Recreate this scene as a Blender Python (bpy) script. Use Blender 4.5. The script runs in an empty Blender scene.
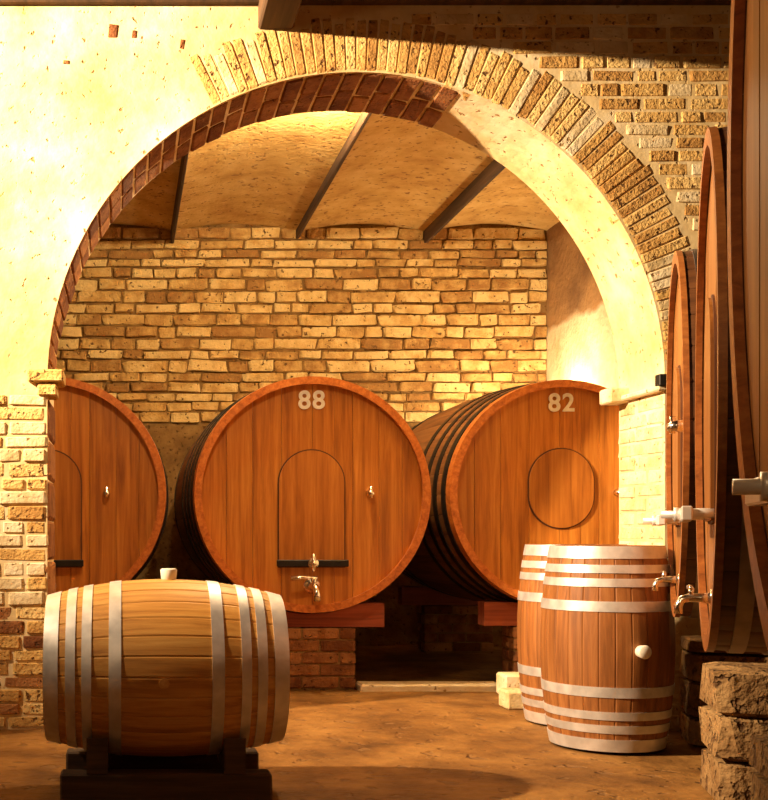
import bpy, bmesh, math, random
from mathutils import Matrix, Vector, noise

random.seed(7)
SC = bpy.context.scene
COL = SC.collection
PI = math.pi

# ------------------------------------------------------------------ camera
cam_d = bpy.data.cameras.new('camera')
cam_d.sensor_fit = 'HORIZONTAL'
cam_d.sensor_width = 36.0
cam_d.lens = 1150.0 / 768.0 * 36.0
cam_d.shift_x = (384 - 125) / 768.0
cam_d.shift_y = (535 - 400) / 768.0
cam_d.clip_start = 0.05
cam = bpy.data.objects.new('camera', cam_d)
COL.objects.link(cam)
cam.location = (0, 0, 1.0)
cam.rotation_euler = (PI / 2, 0, 0)
SC.camera = cam

# ------------------------------------------------------------------ world + lights
w = bpy.data.worlds.new('world')
SC.world = w
w.use_nodes = True
w.node_tree.nodes['Background'].inputs[0].default_value = (1.0, 0.6, 0.3, 1)
w.node_tree.nodes['Background'].inputs[1].default_value = 0.01

SC.view_settings.view_transform = 'Standard'
SC.view_settings.look = 'None'
SC.view_settings.gamma = 1.0
SC.view_settings.use_curve_mapping = False
SC.view_settings.exposure = 0.0


def point_light(name, loc, power, color, radius):
    d = bpy.data.lights.new(name, 'POINT')
    d.energy = power
    d.color = color
    d.shadow_soft_size = radius
    o = bpy.data.objects.new(name, d)
    COL.objects.link(o)
    o.location = loc
    return o


def spot_light(name, loc, target, power, color, radius, angle, blend):
    d = bpy.data.lights.new(name, 'SPOT')
    d.energy = power
    d.color = color
    d.shadow_soft_size = radius
    d.spot_size = math.radians(angle)
    d.spot_blend = blend
    o = bpy.data.objects.new(name, d)
    COL.objects.link(o)
    o.location = loc
    o.rotation_euler = (Vector(target) - Vector(loc)).to_track_quat('-Z', 'Y').to_euler()
    return o


# lamp high on the left, just in front of the arch wall
spot_light('arch_lamp', (-3.70, 4.16, 4.00), (2.3, 6.1, 2.55), 6000, (1.0, 0.74, 0.45), 0.05, 80, 1.0)
# bulb hidden behind the crown of the arch in the cask room
point_light('vault_lamp', (1.10, 7.18, 3.68), 270, (1.0, 0.78, 0.46), 0.05)
# added light, unseen behind the right-hand cask, to brighten the corner
point_light('corner_fill', (3.50, 9.68, 2.06), 75, (1.0, 0.80, 0.50), 0.04)
# added weak fill from behind the camera
point_light('rear_fill', (-1.3, -0.8, 3.1), 55, (1.0, 0.68, 0.34), 0.12)
# added fill spot, aimed through the arch at the cask heads
spot_light('cask_fill', (0.40, 4.55, 3.52), (0.75, 7.4, 1.1), 145, (1.0, 0.70, 0.38), 0.10, 72, 0.7)


# ------------------------------------------------------------------ materials
def nodes_of(name):
    m = bpy.data.materials.new(name)
    m.use_nodes = True
    nt = m.node_tree
    b = nt.nodes['Principled BSDF']
    return m, nt, b


def N(nt, typ, **kw):
    n = nt.nodes.new(typ)
    for k, v in kw.items():
        setattr(n, k, v)
    return n


def ramp(nt, stops):
    r = nt.nodes.new('ShaderNodeValToRGB')
    e = r.color_ramp.elements
    while len(e) < len(stops):
        e.new(0.5)
    for i, (p, c) in enumerate(stops):
        e[i].position = p
        e[i].color = (*c, 1) if len(c) == 3 else c
    return r


def wood(name, dark, mid, light, axis='Y', scale=9.0, stretch=0.08, rough=0.45, bump=0.25, spec=0.4):
    m, nt, b = nodes_of(name)
    L = nt.links.new
    tc = N(nt, 'ShaderNodeTexCoord')
    oi = N(nt, 'ShaderNodeObjectInfo')
    off = N(nt, 'ShaderNodeVectorMath', operation='SCALE')
    cmb = N(nt, 'ShaderNodeCombineXYZ')
    for i in range(3):
        L(oi.outputs['Random'], cmb.inputs[i])
    L(cmb.outputs[0], off.inputs[0]); off.inputs['Scale'].default_value = 37.0
    add = N(nt, 'ShaderNodeVectorMath', operation='ADD')
    L(tc.outputs['Object'], add.inputs[0]); L(off.outputs[0], add.inputs[1])
    mp = N(nt, 'ShaderNodeMapping')
    s = [scale * 3] * 3
    s['XYZ'.index(axis)] = scale * 3 * stretch
    mp.inputs['Scale'].default_value = s
    L(add.outputs[0], mp.inputs[0])
    n1 = N(nt, 'ShaderNodeTexNoise'); n1.inputs['Scale'].default_value = 1.0
    n1.inputs['Detail'].default_value = 6; n1.inputs['Roughness'].default_value = 0.65
    n1.inputs['Distortion'].default_value = 0.4
    L(mp.outputs[0], n1.inputs['Vector'])
    r = ramp(nt, [(0.28, dark), (0.5, mid), (0.74, light)])
    L(n1.outputs['Fac'], r.inputs[0])
    n2 = N(nt, 'ShaderNodeTexNoise'); n2.inputs['Scale'].default_value = 3.0
    n2.inputs['Detail'].default_value = 3
    L(add.outputs[0], n2.inputs['Vector'])
    hsv = N(nt, 'ShaderNodeHueSaturation')
    mr = N(nt, 'ShaderNodeMapRange')
    mr.inputs['To Min'].default_value = 0.72; mr.inputs['To Max'].default_value = 1.22
    mx = N(nt, 'ShaderNodeMath', operation='ADD')
    sc = N(nt, 'ShaderNodeMath', operation='MULTIPLY'); sc.inputs[1].default_value = 0.5
    sc2 = N(nt, 'ShaderNodeMath', operation='MULTIPLY'); sc2.inputs[1].default_value = 0.5
    L(oi.outputs['Random'], sc.inputs[0]); L(n2.outputs['Fac'], sc2.inputs[0])
    L(sc.outputs[0], mx.inputs[0]); L(sc2.outputs[0], mx.inputs[1])
    L(mx.outputs[0], mr.inputs['Value'])
    L(mr.outputs[0], hsv.inputs['Value']); L(r.outputs[0], hsv.inputs['Color'])
    L(hsv.outputs[0], b.inputs['Base Color'])
    b.inputs['Roughness'].default_value = rough
    b.inputs['Specular IOR Level'].default_value = spec
    bp = N(nt, 'ShaderNodeBump'); bp.inputs['Strength'].default_value = bump
    bp.inputs['Distance'].default_value = 0.004
    L(n1.outputs['Fac'], bp.inputs['Height']); L(bp.outputs[0], b.inputs['Normal'])
    return m


def masonry(name, cols, scale=6.0, rough=0.9, bump=0.6, dist=0.015, pits=None, rand=0.5, world=False):
    """stone, brick, plaster: blotched colour, fine relief, dark pits"""
    m, nt, b = nodes_of(name)
    L = nt.links.new
    tc = N(nt, 'ShaderNodeTexCoord')
    oi = N(nt, 'ShaderNodeObjectInfo')
    if world:
        ge = N(nt, 'ShaderNodeNewGeometry')
        vec = ge.outputs['Position']
    else:
        cmb = N(nt, 'ShaderNodeCombineXYZ')
        for i in range(3):
            L(oi.outputs['Random'], cmb.inputs[i])
        off = N(nt, 'ShaderNodeVectorMath', operation='SCALE'); off.inputs['Scale'].default_value = 53.0
        L(cmb.outputs[0], off.inputs[0])
        add = N(nt, 'ShaderNodeVectorMath', operation='ADD')
        ge = N(nt, 'ShaderNodeNewGeometry')
        L(ge.outputs['Position'], add.inputs[0]); L(off.outputs[0], add.inputs[1])
        vec = add.outputs[0]
    n1 = N(nt, 'ShaderNodeTexNoise'); n1.inputs['Scale'].default_value = scale
    n1.inputs['Detail'].default_value = 8; n1.inputs['Roughness'].default_value = 0.62
    L(vec, n1.inputs['Vector'])
    k = len(cols)
    r = ramp(nt, [(0.3 + 0.4 * i / (k - 1), c) for i, c in enumerate(cols)])
    mixr = N(nt, 'ShaderNodeMath', operation='MULTIPLY_ADD')
    sub = N(nt, 'ShaderNodeMath', operation='SUBTRACT'); sub.inputs[1].default_value = 0.5
    L(oi.outputs['Random'], sub.inputs[0])
    L(sub.outputs[0], mixr.inputs[0]); mixr.inputs[1].default_value = 0.0 if world else rand * 0.5
    L(n1.outputs['Fac'], mixr.inputs[2])
    L(mixr.outputs[0], r.inputs[0])
    col = r.outputs[0]
    n2 = N(nt, 'ShaderNodeTexNoise'); n2.inputs['Scale'].default_value = scale * 7
    n2.inputs['Detail'].default_value = 4
    L(vec, n2.inputs['Vector'])
    height = n2.outputs['Fac']
    if pits:
        size, thr, pc = pits
        vo = N(nt, 'ShaderNodeTexNoise'); vo.inputs['Scale'].default_value = size
        vo.inputs['Detail'].default_value = 2
        L(vec, vo.inputs['Vector'])
        pr = ramp(nt, [(thr - 0.05, (0, 0, 0)), (thr + 0.03, (1, 1, 1))])
        L(vo.outputs['Fac'], pr.inputs[0])
        mc = N(nt, 'ShaderNodeMix', data_type='RGBA')
        L(pr.outputs[0], mc.inputs[0])
        mc.inputs[6].default_value = (*pc, 1)
        L(col, mc.inputs[7])
        col = mc.outputs[2]
        ad = N(nt, 'ShaderNodeMath', operation='ADD')
        L(n2.outputs['Fac'], ad.inputs[0]); L(pr.outputs[0], ad.inputs[1])
        height = ad.outputs[0]
    L(col, b.inputs['Base Color'])
    b.inputs['Roughness'].default_value = rough
    b.inputs['Specular IOR Level'].default_value = 0.2
    bp = N(nt, 'ShaderNodeBump'); bp.inputs['Strength'].default_value = bump
    bp.inputs['Distance'].default_value = dist
    L(height, bp.inputs['Height']); L(bp.outputs[0], b.inputs['Normal'])
    return m


def metal(name, color, rough, metallic=1.0, streak=0.3):
    m, nt, b = nodes_of(name)
    L = nt.links.new
    tc = N(nt, 'ShaderNodeTexCoord')
    n1 = N(nt, 'ShaderNodeTexNoise'); n1.inputs['Scale'].default_value = 14; n1.inputs['Detail'].default_value = 5
    L(tc.outputs['Object'], n1.inputs['Vector'])
    d = tuple(c * (1 - streak) for c in color)
    r = ramp(nt, [(0.35, d), (0.65, color)])
    L(n1.outputs['Fac'], r.inputs[0]); L(r.outputs[0], b.inputs['Base Color'])
    mr = N(nt, 'ShaderNodeMapRange')
    mr.inputs['To Min'].default_value = rough * 0.8; mr.inputs['To Max'].default_value = min(1, rough * 1.3)
    L(n1.outputs['Fac'], mr.inputs['Value']); L(mr.outputs[0], b.inputs['Roughness'])
    b.inputs['Metallic'].default_value = metallic
    return m


def plain(name, color, rough=0.6):
    m, nt, b = nodes_of(name)
    L = nt.links.new
    tc = N(nt, 'ShaderNodeTexCoord')
    n1 = N(nt, 'ShaderNodeTexNoise'); n1.inputs['Scale'].default_value = 30
    L(tc.outputs['Object'], n1.inputs['Vector'])
    r = ramp(nt, [(0.3, tuple(c * 0.85 for c in color)), (0.7, color)])
    L(n1.outputs['Fac'], r.inputs[0]); L(r.outputs[0], b.inputs['Base Color'])
    b.inputs['Roughness'].default_value = rough
    return m


M = {}
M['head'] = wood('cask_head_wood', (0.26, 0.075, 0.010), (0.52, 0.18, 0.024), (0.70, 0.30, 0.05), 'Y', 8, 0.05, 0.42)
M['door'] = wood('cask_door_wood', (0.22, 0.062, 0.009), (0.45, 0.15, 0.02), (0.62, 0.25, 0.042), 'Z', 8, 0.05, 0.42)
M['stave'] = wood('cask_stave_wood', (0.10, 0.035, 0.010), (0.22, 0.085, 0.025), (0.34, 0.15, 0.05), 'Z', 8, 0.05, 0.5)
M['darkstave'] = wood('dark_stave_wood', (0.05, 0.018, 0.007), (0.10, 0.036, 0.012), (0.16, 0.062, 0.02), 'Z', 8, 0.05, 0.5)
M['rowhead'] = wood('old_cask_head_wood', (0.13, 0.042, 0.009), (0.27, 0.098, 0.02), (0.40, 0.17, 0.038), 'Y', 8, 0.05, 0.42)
M['rowrim'] = wood('old_cask_rim_wood', (0.14, 0.04, 0.009), (0.25, 0.08, 0.018), (0.36, 0.135, 0.032), 'Z', 10, 0.5, 0.42)
M['rowdoor'] = wood('old_cask_door_wood', (0.12, 0.038, 0.008), (0.25, 0.09, 0.018), (0.37, 0.155, 0.034), 'Z', 8, 0.05, 0.42)
M['rim'] = wood('cask_rim_wood', (0.30, 0.07, 0.012), (0.52, 0.15, 0.026), (0.68, 0.25, 0.05), 'Z', 10, 0.5, 0.4)
M['oak'] = wood('barrel_oak', (0.32, 0.125, 0.022), (0.56, 0.265, 0.055), (0.72, 0.41, 0.11), 'Z', 10, 0.05, 0.5)
M['oak_head'] = wood('barrel_head_oak', (0.32, 0.125, 0.022), (0.56, 0.265, 0.055), (0.72, 0.41, 0.11), 'Y', 10, 0.05, 0.5)
for _n, _a in (('oldoak', 'Z'), ('oldoak_head', 'Y')):
    M[_n] = wood(_n, (0.15, 0.050, 0.012), (0.29, 0.105, 0.026), (0.42, 0.175, 0.05), _a, 10, 0.05, 0.5)
M['darkwood'] = wood('stand_wood', (0.03, 0.016, 0.008), (0.07, 0.035, 0.016), (0.13, 0.065, 0.03), 'X', 8, 0.06, 0.75)
M['redwood'] = wood('bearer_wood', (0.16, 0.035, 0.014), (0.30, 0.065, 0.026), (0.42, 0.11, 0.045), 'X', 8, 0.06, 0.6)
M['beam'] = wood('ceiling_beam_wood', (0.035, 0.018, 0.008), (0.08, 0.04, 0.018), (0.14, 0.07, 0.03), 'Y', 6, 0.05, 0.8)
M['plaster'] = masonry('plaster', [(0.56, 0.37, 0.14), (0.75, 0.57, 0.30), (0.88, 0.76, 0.54)], 2.2, 0.92, 0.5, 0.012,
                       (26, 0.33, (0.34, 0.20, 0.08)), world=True)
M['brick'] = masonry('old_brick', [(0.46, 0.24, 0.07), (0.66, 0.40, 0.13), (0.78, 0.54, 0.22)], 9, 0.9, 0.8, 0.012,
                     (38, 0.36, (0.16, 0.08, 0.03)), 0.8)
M['redbrick'] = masonry('red_brick', [(0.16, 0.055, 0.02), (0.28, 0.11, 0.038), (0.40, 0.18, 0.065)], 9, 0.9, 0.8, 0.012,
                     (38, 0.34, (0.10, 0.04, 0.015)), 0.8)
M['whitebrick'] = masonry('limewashed_brick', [(0.58, 0.42, 0.20), (0.74, 0.58, 0.34), (0.84, 0.72, 0.50)], 8, 0.9, 0.6, 0.01,
                          (34, 0.33, (0.36, 0.22, 0.09)), 0.4)
M['stone'] = masonry('rubble_stone', [(0.34, 0.17, 0.05), (0.57, 0.345, 0.11), (0.75, 0.53, 0.22)], 7, 0.92, 0.8, 0.015,
                     (30, 0.33, (0.16, 0.08, 0.03)), 0.9)
M['mortar'] = masonry('mortar', [(0.14, 0.07, 0.022), (0.24, 0.13, 0.042), (0.34, 0.20, 0.07)], 5, 0.95, 0.7, 0.015, (30, 0.38, (0.12, 0.06, 0.02)), world=True)
M['ceilbrick'] = masonry('ceiling_plaster', [(0.50, 0.27, 0.075), (0.66, 0.41, 0.13), (0.78, 0.55, 0.22)], 3.5, 0.92, 0.6, 0.015,
                         (22, 0.36, (0.34, 0.17, 0.06)), world=True)
M['floor'] = masonry('beaten_earth_floor', [(0.09, 0.036, 0.008), (0.21, 0.095, 0.022), (0.34, 0.17, 0.045)], 2.4, 0.8, 0.7, 0.02,
                     (11, 0.36, (0.20, 0.10, 0.035)), world=True)
M['pier'] = masonry('pier_stone', [(0.12, 0.06, 0.024), (0.22, 0.12, 0.046), (0.33, 0.20, 0.085)], 6, 0.9, 0.9, 0.02,
                    (22, 0.40, (0.12, 0.06, 0.025)), 0.6)
M['steel'] = metal('galvanised_hoop', (0.80, 0.77, 0.76), 0.42, 0.6, 0.25)
M['darksteel'] = metal('dull_hoop', (0.30, 0.26, 0.25), 0.42, 1.0, 0.4)
M['brightsteel'] = metal('bright_steel', (0.90, 0.86, 0.82), 0.35, 0.35, 0.1)
M['iron'] = metal('black_iron', (0.035, 0.028, 0.024), 0.5, 0.6, 0.4)
M['chrome'] = metal('polished_metal', (0.90, 0.84, 0.78), 0.16, 1.0, 0.1)
M['darkwall'] = masonry('dark_cellar_wall', [(0.10, 0.055, 0.022), (0.17, 0.095, 0.04), (0.24, 0.14, 0.06)], 3, 0.95, 0.6, 0.02, world=True)  # dark stone for unseen surfaces, keeps bounced light low
M['white'] = plain('white_paint', (0.95, 0.92, 0.84), 0.5)
M['bung'] = plain('pale_bung', (0.88, 0.82, 0.70), 0.5)
M['seal'] = plain('dark_seal', (0.11, 0.035, 0.010), 0.7)


def sidewall_material():
    """wall with light painted in: pale lit lower part, brown shade above, ragged edge"""
    m, nt, b = nodes_of('half_lit_wall')
    L = nt.links.new
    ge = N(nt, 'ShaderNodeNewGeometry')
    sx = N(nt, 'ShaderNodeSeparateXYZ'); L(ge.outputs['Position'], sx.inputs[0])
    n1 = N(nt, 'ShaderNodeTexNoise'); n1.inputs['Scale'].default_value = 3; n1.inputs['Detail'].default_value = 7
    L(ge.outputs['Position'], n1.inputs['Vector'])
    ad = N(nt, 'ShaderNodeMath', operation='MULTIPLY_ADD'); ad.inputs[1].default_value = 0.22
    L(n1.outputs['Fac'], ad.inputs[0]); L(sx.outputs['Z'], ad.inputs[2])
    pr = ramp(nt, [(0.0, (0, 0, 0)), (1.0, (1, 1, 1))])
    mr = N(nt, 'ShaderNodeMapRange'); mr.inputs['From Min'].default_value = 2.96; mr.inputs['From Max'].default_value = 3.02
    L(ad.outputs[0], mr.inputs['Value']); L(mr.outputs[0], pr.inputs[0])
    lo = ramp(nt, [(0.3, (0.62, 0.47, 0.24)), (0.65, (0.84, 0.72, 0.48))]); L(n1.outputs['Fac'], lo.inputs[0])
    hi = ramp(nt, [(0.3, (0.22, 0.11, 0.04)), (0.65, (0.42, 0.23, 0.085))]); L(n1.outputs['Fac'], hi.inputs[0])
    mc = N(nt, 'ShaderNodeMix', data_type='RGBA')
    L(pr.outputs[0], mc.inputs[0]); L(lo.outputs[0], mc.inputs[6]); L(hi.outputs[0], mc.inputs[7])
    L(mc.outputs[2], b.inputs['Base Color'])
    b.inputs['Roughness'].default_value = 0.92
    n2 = N(nt, 'ShaderNodeTexNoise'); n2.inputs['Scale'].default_value = 20; n2.inputs['Detail'].default_value = 5
    L(ge.outputs['Position'], n2.inputs['Vector'])
    bp = N(nt, 'ShaderNodeBump'); bp.inputs['Strength'].default_value = 0.6; bp.inputs['Distance'].default_value = 0.02
    L(n2.outputs['Fac'], bp.inputs['Height']); L(bp.outputs[0], b.inputs['Normal'])
    return m


M['sidewall'] = sidewall_material()  # lit patch and the shade above it are in the wall colour


# ------------------------------------------------------------------ mesh helpers
def mesh_from(bm, name, smooth=False):
    me = bpy.data.meshes.new(name)
    bmesh.ops.recalc_face_normals(bm, faces=bm.faces)
    if smooth:
        for f in bm.faces:
            f.smooth = True
    bm.to_mesh(me)
    bm.free()
    return me


def link(name, me, mat=None, parent=None, mtx=None):
    o = bpy.data.objects.new(name, me)
    COL.objects.link(o)
    if mat is not None and not me.materials:
        me.materials.append(mat)
    if parent:
        o.parent = parent
    if mtx is not None:
        o.matrix_basis = mtx
    return o


def thing(name, label, cat, loc, rz=0.0, group=None):
    o = bpy.data.objects.new(name, None)
    o.empty_display_size = 0.1
    COL.objects.link(o)
    o.location = loc
    o.rotation_euler = (0, 0, rz)
    tag(o, label, cat, group)
    return o


def tag(o, label=None, cat=None, group=None, kind=None):
    if label: o['label'] = label
    if cat: o['category'] = cat
    if group: o['group'] = group
    if kind: o['kind'] = kind
    return o


def box_bm(x0, x1, y0, y1, z0, z1, bm=None):
    bm = bm or bmesh.new()
    vs = [bm.verts.new(p) for p in ((x0, y0, z0), (x1, y0, z0), (x1, y1, z0), (x0, y1, z0),
                                    (x0, y0, z1), (x1, y0, z1), (x1, y1, z1), (x0, y1, z1))]
    for f in ((0, 3, 2, 1), (4, 5, 6, 7), (0, 1, 5, 4), (1, 2, 6, 5), (2, 3, 7, 6), (3, 0, 4, 7)):
        bm.faces.new([vs[i] for i in f])
    return bm


def bevel(bm, w, seg=1):
    bmesh.ops.bevel(bm, geom=list(bm.edges), offset=w, segments=seg, affect='EDGES', profile=0.6)
    return bm


def extrude_poly(pts, axis, a, b, bm=None):
    """closed outline pts (u,v) extruded along axis 'Y' (x,z outline) from a to b"""
    bm = bm or bmesh.new()
    def P(u, v, t):
        return (u, t, v) if axis == 'Y' else ((u, v, t) if axis == 'Z' else (t, u, v))
    A = [bm.verts.new(P(u, v, a)) for u, v in pts]
    B = [bm.verts.new(P(u, v, b)) for u, v in pts]
    bm.faces.new(A)
    bm.faces.new(list(reversed(B)))
    n = len(pts)
    for i in range(n):
        j = (i + 1) % n
        bm.faces.new((A[i], B[i], B[j], A[j]))
    return bm


def tube_bm(path, radius, seg=12, bm=None, caps=True):
    bm = bm or bmesh.new()
    path = [Vector(p) for p in path]
    radii = radius if isinstance(radius, (list, tuple)) else [radius] * len(path)
    rings = []
    up = None
    for i, p in enumerate(path):
        t = (path[min(i + 1, len(path) - 1)] - path[max(i - 1, 0)]).normalized()
        if up is None:
            up = Vector((0, 0, 1)) if abs(t.z) < 0.9 else Vector((1, 0, 0))
        s = t.cross(up).normalized()
        up = s.cross(t).normalized()
        rings.append([bm.verts.new(p + radii[i] * (math.cos(2 * PI * k / seg) * s + math.sin(2 * PI * k / seg) * up))
                      for k in range(seg)])
    for a, b in zip(rings, rings[1:]):
        for k in range(seg):
            bm.faces.new((a[k], a[(k + 1) % seg], b[(k + 1) % seg], b[k]))
    if caps:
        bm.faces.new(list(reversed(rings[0])))
        bm.faces.new(rings[-1])
    return bm


def rough_box(seed, jitter=0.06, sub=1):
    """unit brick (-.5...5) with worn uneven edges, a few dozen triangles"""
    rnd = random.Random(seed)
    bm = box_bm(-.5, .5, -.5, .5, -.5, .5)
    bevel(bm, 0.07)
    for v in bm.verts:
        v.co += Vector((rnd.uniform(-1, 1) * jitter * 0.5, rnd.uniform(-1, 1) * jitter, rnd.uniform(-1, 1) * jitter))
    return mesh_from(bm, 'worn_block')


def block_set(mat, n=6, jitter=0.06, seed=0):
    out = []
    for i in range(n):
        me = rough_box(seed + i, jitter)
        me.materials.append(mat)
        out.append(me)
    return out


# ------------------------------------------------------------------ the setting
WF, WB = 5.96, 6.51            # front and back face of the arch wall
AX, AZ, AR = 1.197, 1.80, 1.60  # arch centre and radius
XL, XR = -4.4, 5.2
ZC = 4.20                      # front ceiling
YB = 10.5                       # back wall
XS = 3.85                       # right wall of cask room
ZC2 = 3.80

bm = bmesh.new()
nx, ny = 60, 80
grid = [[None] * (ny + 1) for _ in range(nx + 1)]
for i in range(nx + 1):
    for j in range(ny + 1):
        x = XL + (XR - XL) * i / nx
        y = -2.5 + (YB + 2.5) * j / ny
        z = 0.014 * noise.noise(Vector((x * 1.3, y * 1.3, 0))) - 0.012
        grid[i][j] = bm.verts.new((x, y, z))
for i in range(nx):
    for j in range(ny):
        bm.faces.new((grid[i][j], grid[i + 1][j], grid[i + 1][j + 1], grid[i][j + 1]))
floor = link('floor', mesh_from(bm, 'floor', True), M['floor'])
tag(floor, kind='structure')

# arch wall
pts = [(XL, -0.05), (XL, 4.25), (XR, 4.25), (XR, -0.05), (AX + AR, -0.05)]
for k in range(0, 65):
    a = PI * k / 64
    pts.append((AX + AR * math.cos(a), AZ + AR * math.sin(a)))
pts.append((AX - AR, -0.05))
wall = link('wall_front', mesh_from(extrude_poly(pts, 'Y', WF, WB), 'wall_front'), M['plaster'])
tag(wall, kind='structure')

BR = block_set(M['brick'], 8, 0.05, 10)
SBR = block_set(M['redbrick'], 6, 0.04, 25)
WBR = block_set(M['whitebrick'], 6, 0.06, 40)
FBR = block_set(M['brick'], 8, 0.018, 200)
FWB = block_set(M['whitebrick'], 6, 0.018, 220)
STN = block_set(M['stone'], 12, 0.075, 70)


def piece(name, meshes, parent, loc, size, roty=0.0):
    o = link(name, random.choice(meshes), None, parent,
             Matrix.Translation(loc) @ Matrix.Rotation(roty, 4, 'Y') @ Matrix.Diagonal((*size, 1)))
    return o


# voussoirs of the arch ring (the left haunch is plastered over)
nv = 98
for k in range(nv):
    a = PI * (k + 0.5) / nv
    if a > math.radians(118):
        continue
    dr = random.uniform(0.24, 0.29)
    rr = AR + dr / 2 + random.uniform(0.0, 0.004)
    proud = random.uniform(0.002, 0.006)
    piece('brick', FBR if random.random() < 0.7 else FWB, wall,
          (AX + rr * math.cos(a), WF + 0.05 - proud, AZ + rr * math.sin(a)),
          (dr, 0.10, PI * rr / nv * 0.86), -a + random.uniform(-0.008, 0.008))
# red soffit bricks, dark to deepen the shaded crown and left haunch; right plastered
ns = 30
a0, a1 = math.radians(70), PI
for k in range(ns):
    a = a0 + (a1 - a0) * (k + 0.5) / ns
    split = 0.24 if k % 2 else 0.31
    for y0, y1 in ((0.014, split), (split, WB - WF)):
        rr = AR + 0.044 - random.uniform(0.003, 0.012)
        piece('brick', SBR, wall, (AX + rr * math.cos(a), WF + (y0 + y1) / 2, AZ + rr * math.sin(a)),
              (0.09, y1 - y0 - 0.008, (a1 - a0) * AR / ns * 0.88), -a)
# coursed bricks right of and above the ring
z = 1.70
while z < 3.70:
    h = random.uniform(0.066, 0.078)
    zc = z + h / 2
    if zc < AZ:
        x = AX + AR + 0.36
    elif zc < AZ + AR + 0.29:
        x = AX + math.sqrt((AR + 0.29) ** 2 - (zc - AZ) ** 2)
    else:
        x = 0.90
    x += 0.012 + random.uniform(0, 0.02)
    while x < 3.12:
        l = random.uniform(0.10, 0.25)
        piece('brick', FBR if random.random() < 0.75 else FWB, wall, (x + l / 2, WF + 0.05 - random.uniform(0.001, 0.007), zc),
              (l - 0.012, 0.10, h - 0.010), random.uniform(-0.02, 0.02))
        x += l
    z += h
# exposed bricks on the pier under the left springing
z = 0.0
while z < 1.70:
    h = random.uniform(0.062, 0.082)
    x = AX - AR - random.uniform(-0.012, 0.008)
    while x > -0.66:
        l = random.choice((0.12, 0.2, 0.26)) * random.uniform(0.9, 1.1)
        mset = FBR if random.random() < 0.5 else (FWB if z > 0.6 else SBR)
        if z > 0.9 and random.random() < 0.12 and x < -0.5:
            x -= l
            continue
        piece('brick', mset, wall, (x - l / 2, WF + 0.06 - random.uniform(0.003, 0.012), z + h / 2),
              (l - 0.014, 0.12, h - 0.012), random.uniform(-0.03, 0.03))
        x -= l
    z += h
# limewashed bricks of the right jamb
z = 0.0
row = 0
while z < 1.70:
    h = random.uniform(0.068, 0.080)
    y = WF
    for l in ((0.20, 0.35) if row % 2 else (0.34, 0.21)):
        piece('brick', WBR, wall, (AX + AR + 0.04 - random.uniform(0.002, 0.008), y + l / 2, z + h / 2),
              (0.08, l - 0.010, h - 0.010))
        y += l
    z += h
    row += 1
# dark red blocks added to shade the left jamb
for i in range(8):
    hq = 1.72 / 8
    piece('shade_block', SBR, wall, (AX - AR - 0.055, (WF + WB) / 2 + 0.01, hq * (i + 0.5)), (0.13, WB - WF - 0.01, hq - 0.01))
# imposts
def stone_part(name, dims, mat, parent, bev=0.008, label=None):
    o = link(name, mesh_from(bevel(box_bm(*dims), bev), name), mat, parent)
    if label: o['label'] = label
    return o
stone_part('impost', (AX + AR - 0.045, AX + AR + 0.05, WF - 0.02, WB - 0.12, 1.745, 1.775), M['whitebrick'], wall)
stone_part('impost', (AX + AR - 0.105, AX + AR + 0.05, WB - 0.13, WB + 0.02, 1.735, 1.82), M['whitebrick'], wall)
stone_part('impost', (AX - AR - 0.10, AX - AR + 0.085, WF - 0.035, WF + 0.20, 1.79, 1.855), M['brick'], wall)
stone_part('impost', (AX - AR - 0.05, AX - AR + 0.05, WF - 0.020, WF + 0.18, 1.72, 1.785), M['brick'], wall)
stone_part('pintle', (AX + AR - 0.045, AX + AR - 0.005, WF - 0.04, WF + 0.015, 1.77, 1.83), M['iron'], wall, 0.004, 'black iron pintle')
# dark pieces standing in for the shade of small holes, upper left plaster
for (px, py, sx, sz) in ((113, 31, .045, .07), (134, 34, .02, .04), (285, 21, .10, .06), (66, 62, .03, .02), (182, 44, .02, .05)):
    piece('stone', SBR, wall, ((px - 125) / 193, WF + 0.016, 1 + (535 - py) / 193), (sx, 0.04, sz), 0.1)

# back wall with rubble stones
wb = link('wall_back', mesh_from(box_bm(XL, XS + 0.3, YB, YB + 0.3, -0.05, 4.35), 'wall_back'), M['mortar'])
tag(wb, kind='structure')
z = 2.02
while z < 3.72:
    h = random.uniform(0.078, 0.118)
    x = -0.80 + random.uniform(-0.1, 0.1)
    while x < XS - 0.06:
        l = random.uniform(0.16, 0.42)
        l = min(l, XS - x)
        piece('stone', STN, wb, (x + l / 2, YB + 0.05 - random.uniform(0.008, 0.03), z + h / 2 + random.uniform(-.006, .006)),
              (l - 0.018, 0.13, h - 0.016), random.uniform(-0.03, 0.03))
        x += l
    z += h
# side walls, rear wall
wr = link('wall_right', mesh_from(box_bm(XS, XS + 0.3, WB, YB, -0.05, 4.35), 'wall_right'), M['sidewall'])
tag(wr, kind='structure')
for nm, d in (('wall_right.001', (XR, XR + 0.3, -2.8, WB, -0.05, 4.35)), ('wall_left', (XL - 0.3, XL, -2.8, YB + 0.3, -0.05, 4.35)),
              ('wall_rear', (XL, XR, -2.8, -2.5, -0.05, 4.35))):
    tag(link(nm, mesh_from(box_bm(*d), nm), M['darkwall']), kind='structure')
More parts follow.
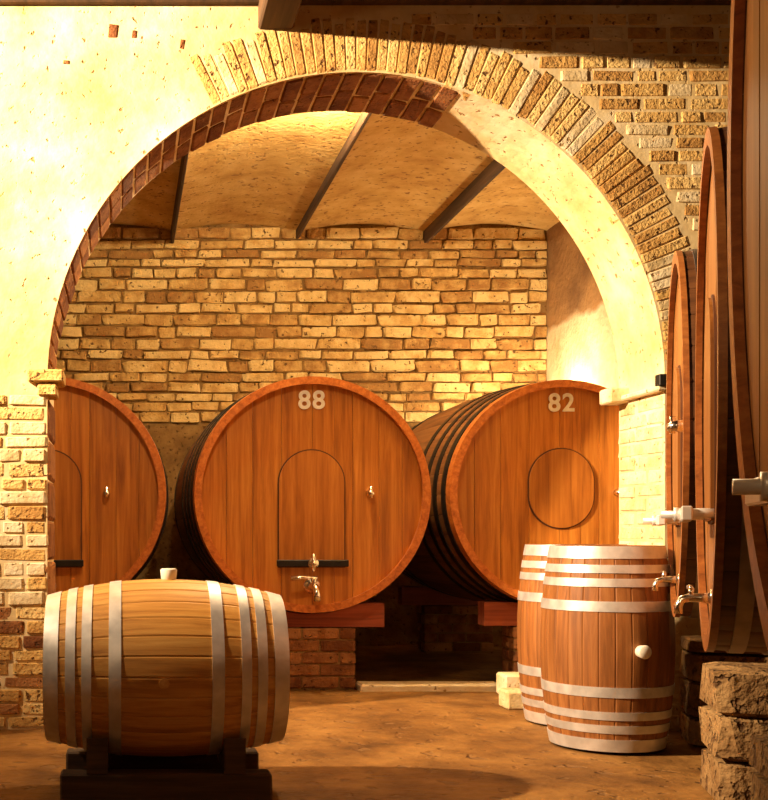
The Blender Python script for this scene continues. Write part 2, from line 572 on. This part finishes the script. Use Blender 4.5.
# ceilings
c1 = link('ceiling', mesh_from(box_bm(XL, XR, -2.5, WF, ZC, ZC + 0.2), 'ceiling'), M['darkwall'])
tag(c1, kind='structure')
link('beam', mesh_from(bevel(box_bm(XL, XR, WF - 0.05, WF + 0.02, 3.745, 3.86), 0.01), 'beam'), M['beam'], c1)
bb = mesh_from(bevel(box_bm(0.69, 0.87, -2.5, WF + 0.02, 3.62, ZC + 0.02), 0.01), 'beam')
link('beam', bb, M['beam'], c1)

beams2 = [(-0.70, 3.66), (0.43, 3.655), (1.57, 3.70), (2.74, 3.655)]
bm = bmesh.new()
edges = [XL] + [b[0] for b in beams2] + [XS + 0.05]
prof = []
for a, b in zip(edges, edges[1:]):
    for k in range(9):
        t = k / 8
        prof.append((a + (b - a) * t, ZC2 - 0.03 + 0.07 * math.sin(PI * t)))
outline = prof + [(XS + 0.05, 4.1), (XL, 4.1)]
clean = []
for p in outline:
    if not clean or (abs(p[0] - clean[-1][0]) + abs(p[1] - clean[-1][1])) > 1e-5:
        clean.append(p)
c2 = link('ceiling.001', mesh_from(extrude_poly(clean, 'Y', WB, YB), 'ceiling_vaults'), M['ceilbrick'])
tag(c2, kind='structure')
for x, zb in beams2:
    bmm = mesh_from(bevel(box_bm(x - 0.016, x + 0.016, WB - 0.01, YB + 0.02, zb, ZC2 + 0.03), 0.006), 'beam')
    link('beam', bmm, M['beam'], c2)
# low kerb in front of the casks
kerb = link('trim_1', mesh_from(bevel(box_bm(1.52, 2.44, 7.42, 7.60, -0.03, 0.035), 0.012), 'kerb'), M['whitebrick'])
tag(kerb, kind='structure')


# ------------------------------------------------------------------ cooperage
def stave_mesh(name, L, rh, rb, n, thick, mat, seg=12):
    bm = bmesh.new()
    half = PI / n * 0.985
    secs = []
    for i in range(seg + 1):
        t = i / seg
        r = rb - (rb - rh) * (2 * t - 1) ** 2
        ring = []
        for a in (-half, -half * 0.86, -half * 0.3, half * 0.3, half * 0.86, half):
            rr = r - (0.0 if abs(a) < half * 0.9 else 0.002)
            ring.append((rr * math.cos(a), rr * math.sin(a), t * L))
        for a in (half, -half):
            ring.append(((r - thick) * math.cos(a), (r - thick) * math.sin(a), t * L))
        secs.append([bm.verts.new(p) for p in ring])
    m = len(secs[0])
    for a, b in zip(secs, secs[1:]):
        for k in range(m):
            bm.faces.new((a[k], a[(k + 1) % m], b[(k + 1) % m], b[k]))
    bm.faces.new(secs[0]); bm.faces.new(list(reversed(secs[-1])))
    me = mesh_from(bm, name, True)
    me.set_sharp_from_angle(angle=math.radians(14))
    me.materials.append(mat)
    return me


def ring_mesh(name, L, rh, rb, t0, t1, proud, mat, inner=-0.004, seg=72):
    bm = bmesh.new()
    prof = []
    def rad(t):
        return rb - (rb - rh) * (2 * t - 1) ** 2
    prof = [(rad(t0) + inner, t0 * L), (rad(t0) + proud, t0 * L), (rad((t0 + t1) / 2) + proud, (t0 + t1) / 2 * L),
            (rad(t1) + proud, t1 * L), (rad(t1) + inner, t1 * L)]
    rows = [[bm.verts.new((r * math.cos(2 * PI * k / seg), r * math.sin(2 * PI * k / seg), z)) for k in range(seg)] for r, z in prof]
    for i in range(len(rows)):
        a, b = rows[i], rows[(i + 1) % len(rows)]
        for k in range(seg):
            bm.faces.new((a[k], a[(k + 1) % seg], b[(k + 1) % seg], b[k]))
    me = mesh_from(bm, name, False)
    for p in me.polygons:
        p.use_smooth = True
    me.materials.append(mat)
    me.set_sharp_from_angle(angle=math.radians(35))
    return me


def board_mesh(name, r, a, b, z0, z1, mat):
    """one head board: slice a<x<b of a disc of radius r in the xy plane, thickness z0..z1"""
    a = max(a, -r * 0.999); b = min(b, r * 0.999)
    top = []
    for k in range(7):
        x = a + (b - a) * k / 6
        top.append((x, math.sqrt(r * r - x * x)))
    pts = top + [(x, -y) for x, y in reversed(top)]
    bm = extrude_poly(pts, 'Z', z0, z1)
    me = mesh_from(bm, name)
    me.materials.append(mat)
    return me


T_CASK = Matrix(((-1, 0, 0, 0), (0, 0, 1, 0), (0, 1, 0, 0), (0, 0, 0, 1)))   # axis -> +Y, board grain vertical
T_LYING = Matrix(((0, 0, 1, 0), (1, 0, 0, 0), (0, 1, 0, 0), (0, 0, 0, 1)))    # axis -> +X


def fill_barrel(root, T, meshes):
    for name, me, mtx in meshes:
        link(name, me, None, root, T @ mtx)


def barrel_parts(L, rh, rb, nst, thick, stave_mat, head_mat, hoops, hoop_mat, recess, widths, proud=0.004, rim=None):
    """list of (name, mesh, matrix) in barrel coordinates: axis z, front head at z = 0"""
    out = []
    sm = stave_mesh('stave', L, rh, rb, nst, thick, stave_mat)
    for k in range(nst):
        out.append(('stave', sm, Matrix.Rotation(2 * PI * (k + 0.5) / nst, 4, 'Z')))
    for t0, t1 in hoops:
        out.append(('hoop', ring_mesh('hoop', L, rh, rb, t0, t1, proud, hoop_mat), Matrix()))
    if rim:
        out.append(('rim', ring_mesh('rim', L, rh, rb, -0.004, rim[0], 0.006, rim[1], inner=-thick * 1.02 - 0.006, seg=96), Matrix()))
    ri = rh - thick + 0.008
    for side in (0, 1):
        x = -ri
        rnd = random.Random(3 + side)
        while x < ri - 0.005:
            bw = rnd.uniform(*widths)
            if ri - (x + bw) < widths[0] * 0.5:
                bw = ri - x
            d = rnd.uniform(0, 0.003)
            z0 = recess + d
            me = board_mesh('head_board', ri, x + 0.0012, x + bw - 0.0012, z0, z0 + 0.03, head_mat)
            mt = Matrix() if side == 0 else Matrix.Translation((0, 0, L)) @ Matrix.Rotation(PI, 4, 'X')
            out.append(('head_board', me, mt))
            x += bw
    return out


def text_mesh(s, size, depth):
    cu = bpy.data.curves.new('digits', 'FONT')
    cu.body = s
    cu.size = size
    cu.extrude = depth
    cu.offset = size * 0.022
    cu.align_x = 'CENTER'
    cu.align_y = 'CENTER'
    cu.space_character = 1.12
    o = bpy.data.objects.new('digits_tmp', cu)
    COL.objects.link(o)
    dg = bpy.context.evaluated_depsgraph_get()
    me = bpy.data.meshes.new_from_object(o.evaluated_get(dg))
    bpy.data.objects.remove(o)
    bpy.data.curves.remove(cu)
    me.name = 'number'
    return me


def door_outline(wd, zb, zt, round_bottom=False):
    r = wd / 2
    pts = []
    for k in range(25):
        a = PI * k / 24
        pts.append((r * math.cos(a), zt - r + r * math.sin(a)))
    if round_bottom:
        for k in range(25):
            a = PI + PI * k / 24
            pts.append((r * math.cos(a), zb + r + r * math.sin(a)))
    else:
        pts += [(-r, zb), (r, zb)]
    return pts


def cask_fittings(root, R, zc, y0, number=None, bar_z=-0.585, tap_z=-0.78, round_door=False, bar_mat='iron', bar_out=0.05, spig=0.50,
                  door_w=0.42, bar_len=0.46, tap_s=1.0, has_tap=True, has_spigot=True):
    """door, latch, tap, spigot and number; local frame: x right, y into the cask, z up, head face at y0"""
    zb, zt = zc + bar_z * R - 0.02, zc + 0.38 * R
    if round_door:
        zb, zt = zc - 0.30 * R, zc + 0.40 * R
    sl = link('door', mesh_from(extrude_poly(door_outline(door_w, zb, zt, round_door), 'Y', y0 - 0.016, y0 + 0.01), 'door'), M['door'] if bar_mat == 'iron' else M['rowdoor'], root)
    link('seal', mesh_from(extrude_poly(door_outline(door_w + 0.018, zb - 0.009, zt + 0.009, round_door), 'Y', y0 - 0.006, y0 + 0.008), 'seal'), M['seal'], sl)
    if number:
        link('number', text_mesh(number, 0.165, 0.003), M['white'], root,
             Matrix.Translation((0.0, y0 - 0.008, zc + 0.805 * R)) @ Matrix.Rotation(PI / 2, 4, 'X'))
    # latch bar with bolt
    z = zc + bar_z * R
    yb = y0 - bar_out
    bar = bevel(box_bm(-bar_len / 2, bar_len / 2, yb - 0.018, yb + 0.012, z - 0.022, z + 0.022), 0.004)
    lb = link('latch_bar', mesh_from(bar, 'latch_bar'), M[bar_mat], root)
    bt = tube_bm([(0, y0, z), (0, yb - 0.07, z)], 0.012, 12)
    if bar_mat == 'iron':
        tube_bm([(-0.001, yb - 0.045, z - 0.05), (0.001, yb - 0.045, z + 0.06)], 0.014, 12, bt)
    tube_bm([(0, yb - 0.018, z), (0, yb - 0.034, z)], 0.034 if bar_mat == 'iron' else 0.022, 16, bt)
    link('bolt', mesh_from(bt, 'bolt', True), M['chrome'] if bar_mat == 'iron' else M[bar_mat], lb)
    for sx in (-1, 1):
        st = tube_bm([(sx * bar_len * 0.42, y0 + 0.01, z), (sx * bar_len * 0.42, yb, z)], 0.016, 10)
        link('bracket', mesh_from(st, 'bracket', True), M[bar_mat], lb)
    # tap
    z = zc + tap_z * R
    TS = Matrix.Translation((0, y0, z)) @ Matrix.Scale(tap_s, 4) @ Matrix.Translation((0, -y0, -z))
    tp = tube_bm([(0, y0 + 0.01, z), (0, y0 - 0.06, z), (0, y0 - 0.12, z), (0.004, y0 - 0.16, z - 0.012),
                  (0.008, y0 - 0.175, z - 0.05), (0.008, y0 - 0.176, z - 0.09)],
                 [0.034, 0.026, 0.024, 0.023, 0.021, 0.024], 14)
    tube_bm([(0, y0 + 0.004, z), (0, y0 - 0.014, z)], 0.052, 18, tp)
    if not has_tap:
        tp.free()
        return
    tap = link('tap', mesh_from(tp, 'tap', True), M['chrome'], root, TS)
    th = tube_bm([(0, y0 - 0.11, z + 0.01), (0, y0 - 0.11, z + 0.055)], 0.016, 12)
    tube_bm([(-0.15, y0 - 0.115, z + 0.052), (-0.07, y0 - 0.112, z + 0.056), (0.02, y0 - 0.11, z + 0.055)], [0.017, 0.014, 0.012], 12, th)
    link('tap_handle', mesh_from(th, 'tap_handle', True), M['chrome'], tap)
    if not has_spigot:
        return
    # sampling spigot
    sp = tube_bm([(spig * R, y0 + 0.01, zc + 0.01), (spig * R, y0 - 0.035, zc + 0.01), (spig * R, y0 - 0.065, zc + 0.005)], [0.026, 0.024, 0.015], 12)
    tube_bm([(spig * R, y0 - 0.045, zc - 0.02), (spig * R, y0 - 0.045, zc + 0.05)], 0.012, 10, sp)
    link('spigot', mesh_from(sp, 'spigot', True), M['chrome'], root)


def cask(loc_xy, zbot, R, L, rz, label, group, number, seedn, **fit):
    """big cask lying on its side, front head towards local -y; root at the ground under the front head"""
    zc = zbot + R
    root = thing('wine_cask', label, 'cask', (loc_xy[0], loc_xy[1], 0), rz, group)
    random.seed(seedn)
    rb = R * fit.pop('bulge', 1.075)
    rec = 0.018 if fit.get('steel') else 0.045
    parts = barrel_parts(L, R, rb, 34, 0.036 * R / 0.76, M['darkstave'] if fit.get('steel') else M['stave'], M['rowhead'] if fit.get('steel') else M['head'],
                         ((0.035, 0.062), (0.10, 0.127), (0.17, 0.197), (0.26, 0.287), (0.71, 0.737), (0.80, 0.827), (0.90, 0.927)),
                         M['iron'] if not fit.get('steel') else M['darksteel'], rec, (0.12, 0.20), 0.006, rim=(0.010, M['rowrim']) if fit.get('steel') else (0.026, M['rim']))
    fit.pop('steel', None)
    fill_barrel(root, Matrix.Translation((0, 0, zc)) @ T_CASK, parts)
    cask_fittings(root, R, zc, rec, number, **fit)
    return root


# the three casks behind the arch
S2 = 155.0
CY = 7.40
CR = 0.755
CL = 2.7
gname = 'casks behind the arch'
cask(((48 - 125) / S2, CY), 0.505, CR, CL, 0, 'large wooden wine cask half hidden by the left pier of the arch', gname, None, 1)
cask(((312 - 125) / S2, CY), 0.505, CR, CL, 0, 'large wooden wine cask numbered 88 with arched door and tap', gname, '88', 2)
cask((2.86, CY + 0.1), 0.53, 0.738, CL - 0.1, 0, 'large wooden wine cask numbered 82 with a round door, behind the upright barrels', gname, '82', 3,
     round_door=True)


# bearers and plinths under them
def cradle(loc, rz, label, halfw, r, zc, z0, depth, mat, group, zmax):
    pts = [(-halfw, z0)]
    for k in range(17):
        x = -halfw + 2 * halfw * k / 16
        zz = zc - math.sqrt(r * r - x * x) if abs(x) < r else zmax
        pts.append((x, min(zmax, zz)))
    pts.append((halfw, z0))
    o = link('cask_bearer', mesh_from(extrude_poly(pts, 'Y', 0, depth), 'cask_bearer'), mat)
    o.location = (loc[0], loc[1], 0)
    o.rotation_euler = (0, 0, rz)
    tag(o, label, 'timber', group)
    return o


def plinth(loc, rz, halfw, depth, h, label, group):
    t = thing('brick_plinth', label, 'plinth', (loc[0], loc[1], 0), rz, group)
    link('core', mesh_from(box_bm(-halfw + 0.012, halfw - 0.012, 0.012, depth - 0.012, -0.03, h - 0.006), 'core'), M['mortar'], t)
    z = 0.0
    n = 5
    hh = h / n
    for i in range(n):
        x = -halfw
        first = True
        while x < halfw - 0.02:
            l = 0.12 if (first and i % 2) else 0.245
            first = False
            l = min(l, halfw - x)
            piece('brick', SBR, t, (x + l / 2, 0.06, z + hh / 2), (l - 0.01, 0.12, hh - 0.009))
            x += l
        for side in (-1, 1):
            y = 0.12
            while y < depth - 0.02:
                l = min(0.245, depth - y)
                piece('brick', SBR, t, (side * (halfw - 0.06), y + l / 2, z + hh / 2), (0.12, l - 0.01, hh - 0.009))
                y += l
        z += hh
    return t


info = [((48 - 125) / S2, 0, 'half hidden cask by the left pier'), ((312 - 125) / S2, 0, 'cask with the arched door'), (2.86, 0, 'cask with the round door')]
for x, rz, what in info:
    for front, dy in ((True, 0.10), (False, 2.36)):
        if not front:
            p = Vector((x, CY + (0.1 if x > 2.5 else 0.0) + dy))
        else:
            p = Vector((x, CY + (0.1 if x > 2.5 else 0.0) + dy))
        t = (dy + (0.0 if front else 0.14)) / CL
        cr, zbt = (0.738, 0.53) if x > 2.5 else (CR, 0.505)
        r = cr * (1.075 - 0.075 * (2 * t - 1) ** 2) + 0.012
        word = 'front' if front else 'rear'
        cradle((p.x, p.y), rz, 'reddish timber bearer under the %s end of the %s' % (word, what), 0.485, r, zbt + cr, 0.40, 0.14, M['redwood'], 'cask bearers', 0.555)
        plinth((p.x, p.y - 0.02), rz, 0.30, 0.24, 0.398, 'low brick plinth under the %s end of the %s' % (word, what), 'cask plinths')

# loose pale stones by the upright barrels
def loose(dims, label):
    bm = bevel(box_bm(*dims), 0.012)
    o = link('stone_block', mesh_from(bm, 'stone_block'), M['whitebrick'])
    tag(o, label, 'stone', 'loose stones')
loose((2.36, 2.56, 7.14, 7.32, -0.01, 0.13), 'pale stone block at the end of the kerb')
loose((2.20, 2.32, 6.62, 6.78, -0.01, 0.10), 'small pale stone block behind the upright barrels')

# ------------------------------------------------------------------ barriques
HOOPS = ((0.002, 0.062), (0.092, 0.132), (0.158, 0.198), (0.268, 0.318), (0.682, 0.732), (0.802, 0.842), (0.868, 0.908), (0.938, 0.998))
random.seed(21)
B_L = 0.93
bparts = barrel_parts(B_L, 0.285, 0.352, 28, 0.026, M['oak'], M['oak_head'], HOOPS, M['steel'], 0.03, (0.07, 0.11), 0.0035)
lying = thing('oak_barrel', 'pale oak barrel lying on its side with a white bung on top', 'barrel', (0.155, 4.60, 0))
fill_barrel(lying, Matrix.Translation((-B_L / 2, 0, 0.472)) @ T_LYING, bparts)
bg = tube_bm([(0.02, 0, 0.472 + 0.34), (0.02, 0, 0.472 + 0.352), (0.02, 0, 0.472 + 0.388), (0.02, 0, 0.472 + 0.394)], [0.026, 0.030, 0.034, 0.028], 20)
link('bung', mesh_from(bg, 'bung', True), M['bung'], lying)
kn = tube_bm([(-0.01, -0.340, 0.45), (-0.01, -0.354, 0.45)], 0.020, 16)
link('plug', mesh_from(kn, 'plug'), M['oak_head'], lying)

# its stand: two runners, two saddles
st = thing('barrel_stand', 'dark timber stand under the lying oak barrel', 'stand', (0.155, 4.60, 0))
for y in (-0.27, 0.17):
    link('runner', mesh_from(bevel(box_bm(-0.40, 0.40, y, y + 0.10, -0.01, 0.10), 0.008), 'runner'), M['darkwood'], st)
for x in (-0.30, 0.22):
    t = (x + 0.04 + B_L / 2) / B_L
    r = 0.352 - 0.067 * (2 * t - 1) ** 2 + 0.006
    pts = [(-0.27, 0.10)] + [(-0.27 + 0.54 * k / 14, min(0.235, 0.472 - math.sqrt(max(1e-4, r * r - (-0.27 + 0.54 * k / 14) ** 2)))) for k in range(15)] + [(0.27, 0.10)]
    link('saddle', mesh_from(extrude_poly(pts, 'X', x, x + 0.08), 'saddle'), M['darkwood'], st)

# upright barrels
uparts = barrel_parts(0.95, 0.255, 0.300, 26, 0.026, M['oldoak'], M['oldoak_head'], HOOPS, M['steel'], 0.03, (0.07, 0.11), 0.0035)
def upright(loc, rz, label, bung_angle):
    r = thing('oak_barrel', label, 'barrel', (loc[0], loc[1], 0), rz, 'upright barrels')
    fill_barrel(r, Matrix.Translation((0, 0, 0.0)), uparts)
    if bung_angle is not None:
        a = bung_angle - rz
        d = Vector((math.cos(a), math.sin(a), 0))
        b = tube_bm([d * 0.285 + Vector((0, 0, 0.47)), d * 0.305 + Vector((0, 0, 0.47)), d * 0.335 + Vector((0, 0, 0.47)), d * 0.342 + Vector((0, 0, 0.47))],
                    [0.026, 0.028, 0.032, 0.026], 18)
        link('bung', mesh_from(b, 'bung', True), M['bung'], r)
    return r
upright((2.315, 5.53), 0.1, 'upright oak barrel with a pale bung in its side, in front of the arch', math.radians(-84))
upright((2.43, 6.20), 0.5, 'upright oak barrel standing half hidden behind another inside the arch', None)

# ------------------------------------------------------------------ row of casks along the right
def row_cask(x, d, phi, zbot, R, L, label, bar_z, tap_z, seedn, bulge, **kw):
    s, c = math.sin(math.radians(phi)), math.cos(math.radians(phi))
    rz = math.atan2(-c, -s)
    return cask((x, d), zbot, R, L, rz, label, 'casks in a row along the right', None, seedn, bulge=bulge, bar_z=bar_z, tap_z=tap_z,
                bar_mat='brightsteel', bar_out=0.075, steel=True, **kw)
row_cask(2.391, 5.0, 23.0, 0.65, 0.78, 1.5, 'tall wooden cask beside the brick pier, far end of its row', -0.47, -0.80, 5, 1.012, door_w=0.40, tap_s=0.55)
row_cask(1.79, 3.54, 24.5, 0.65, 0.78, 1.5, 'tall wooden cask in the middle of the row by the wall', -0.47, -0.80, 6, 1.012, door_w=0.40, tap_s=0.55, has_spigot=False)
row_cask(1.02, 1.66, 21.4, 0.65, 1.17, 1.6, 'biggest wooden cask at the end of the row away from the arch', -0.64, -0.84, 7, 1.012, door_w=0.5, bar_len=0.6, has_tap=False)

# piers and timber sleepers carrying the row
def pier(x, d, phi, wu, wn, h, label):
    """front far corner at (x,d); runs wu towards the camera along the row and wn into the row"""
    s, c = math.sin(math.radians(phi)), math.cos(math.radians(phi))
    rz = math.atan2(-c, -s)
    t = thing('stone_pier', label, 'pier', (x, d, 0), rz, 'piers of the cask row')
    random.seed(int(x * 100))
    z = -0.01
    k = 0
    while z < h - 0.01:
        hh = min(random.uniform(0.12, 0.18), h - z)
        if h - z - hh < 0.05: hh = h - z
        cut = wn * random.uniform(0.35, 0.65)
        for a, b in ((0, cut), (cut, wn)):
            o = link('stone', STONEP[k % len(STONEP)], None, t,
                     Matrix.Translation((wu / 2, (a + b) / 2, z + hh / 2)) @ Matrix.Diagonal((wu, b - a - 0.006, hh - 0.004, 1)))
            k += 1
        z += hh
STONEP = block_set(M['pier'], 6, 0.025, 130)
PH = 0.50
pier(2.312, 4.62, 18.0, 0.40, 1.3, PH, 'rough stone pier between the far and middle casks of the row')
pier(1.60, 2.95, 18.0, 0.45, 1.3, PH, 'rough stone pier between the middle and biggest casks of the row')
pier(2.80, 5.80, 20.0, 0.35, 1.2, PH, 'rough stone pier beside the brick pier of the arch')
pier(0.86, 1.15, 20.0, 0.45, 1.3, PH, 'rough stone pier under the end of the biggest cask')
u = Vector((0.387, 0.922)).normalized()
nrm = Vector((u.y, -u.x))
def sleeper(off, label):
    p0 = Vector((0.60, 0.40)) + nrm * off
    ln = 5.75
    o = link('timber_sleeper', mesh_from(bevel(box_bm(0, ln, -0.08, 0.08, PH + 0.004, 0.6305), 0.008), 'timber_sleeper'), M['darkwood'])
    o.location = (p0.x, p0.y, 0)
    o.rotation_euler = (0, 0, math.atan2(u.y, u.x))
    tag(o, label, 'timber', 'sleepers of the cask row')
sleeper(0.42, 'dark timber sleeper under the fronts of the row of casks')
sleeper(1.15, 'dark timber sleeper under the backs of the row of casks')
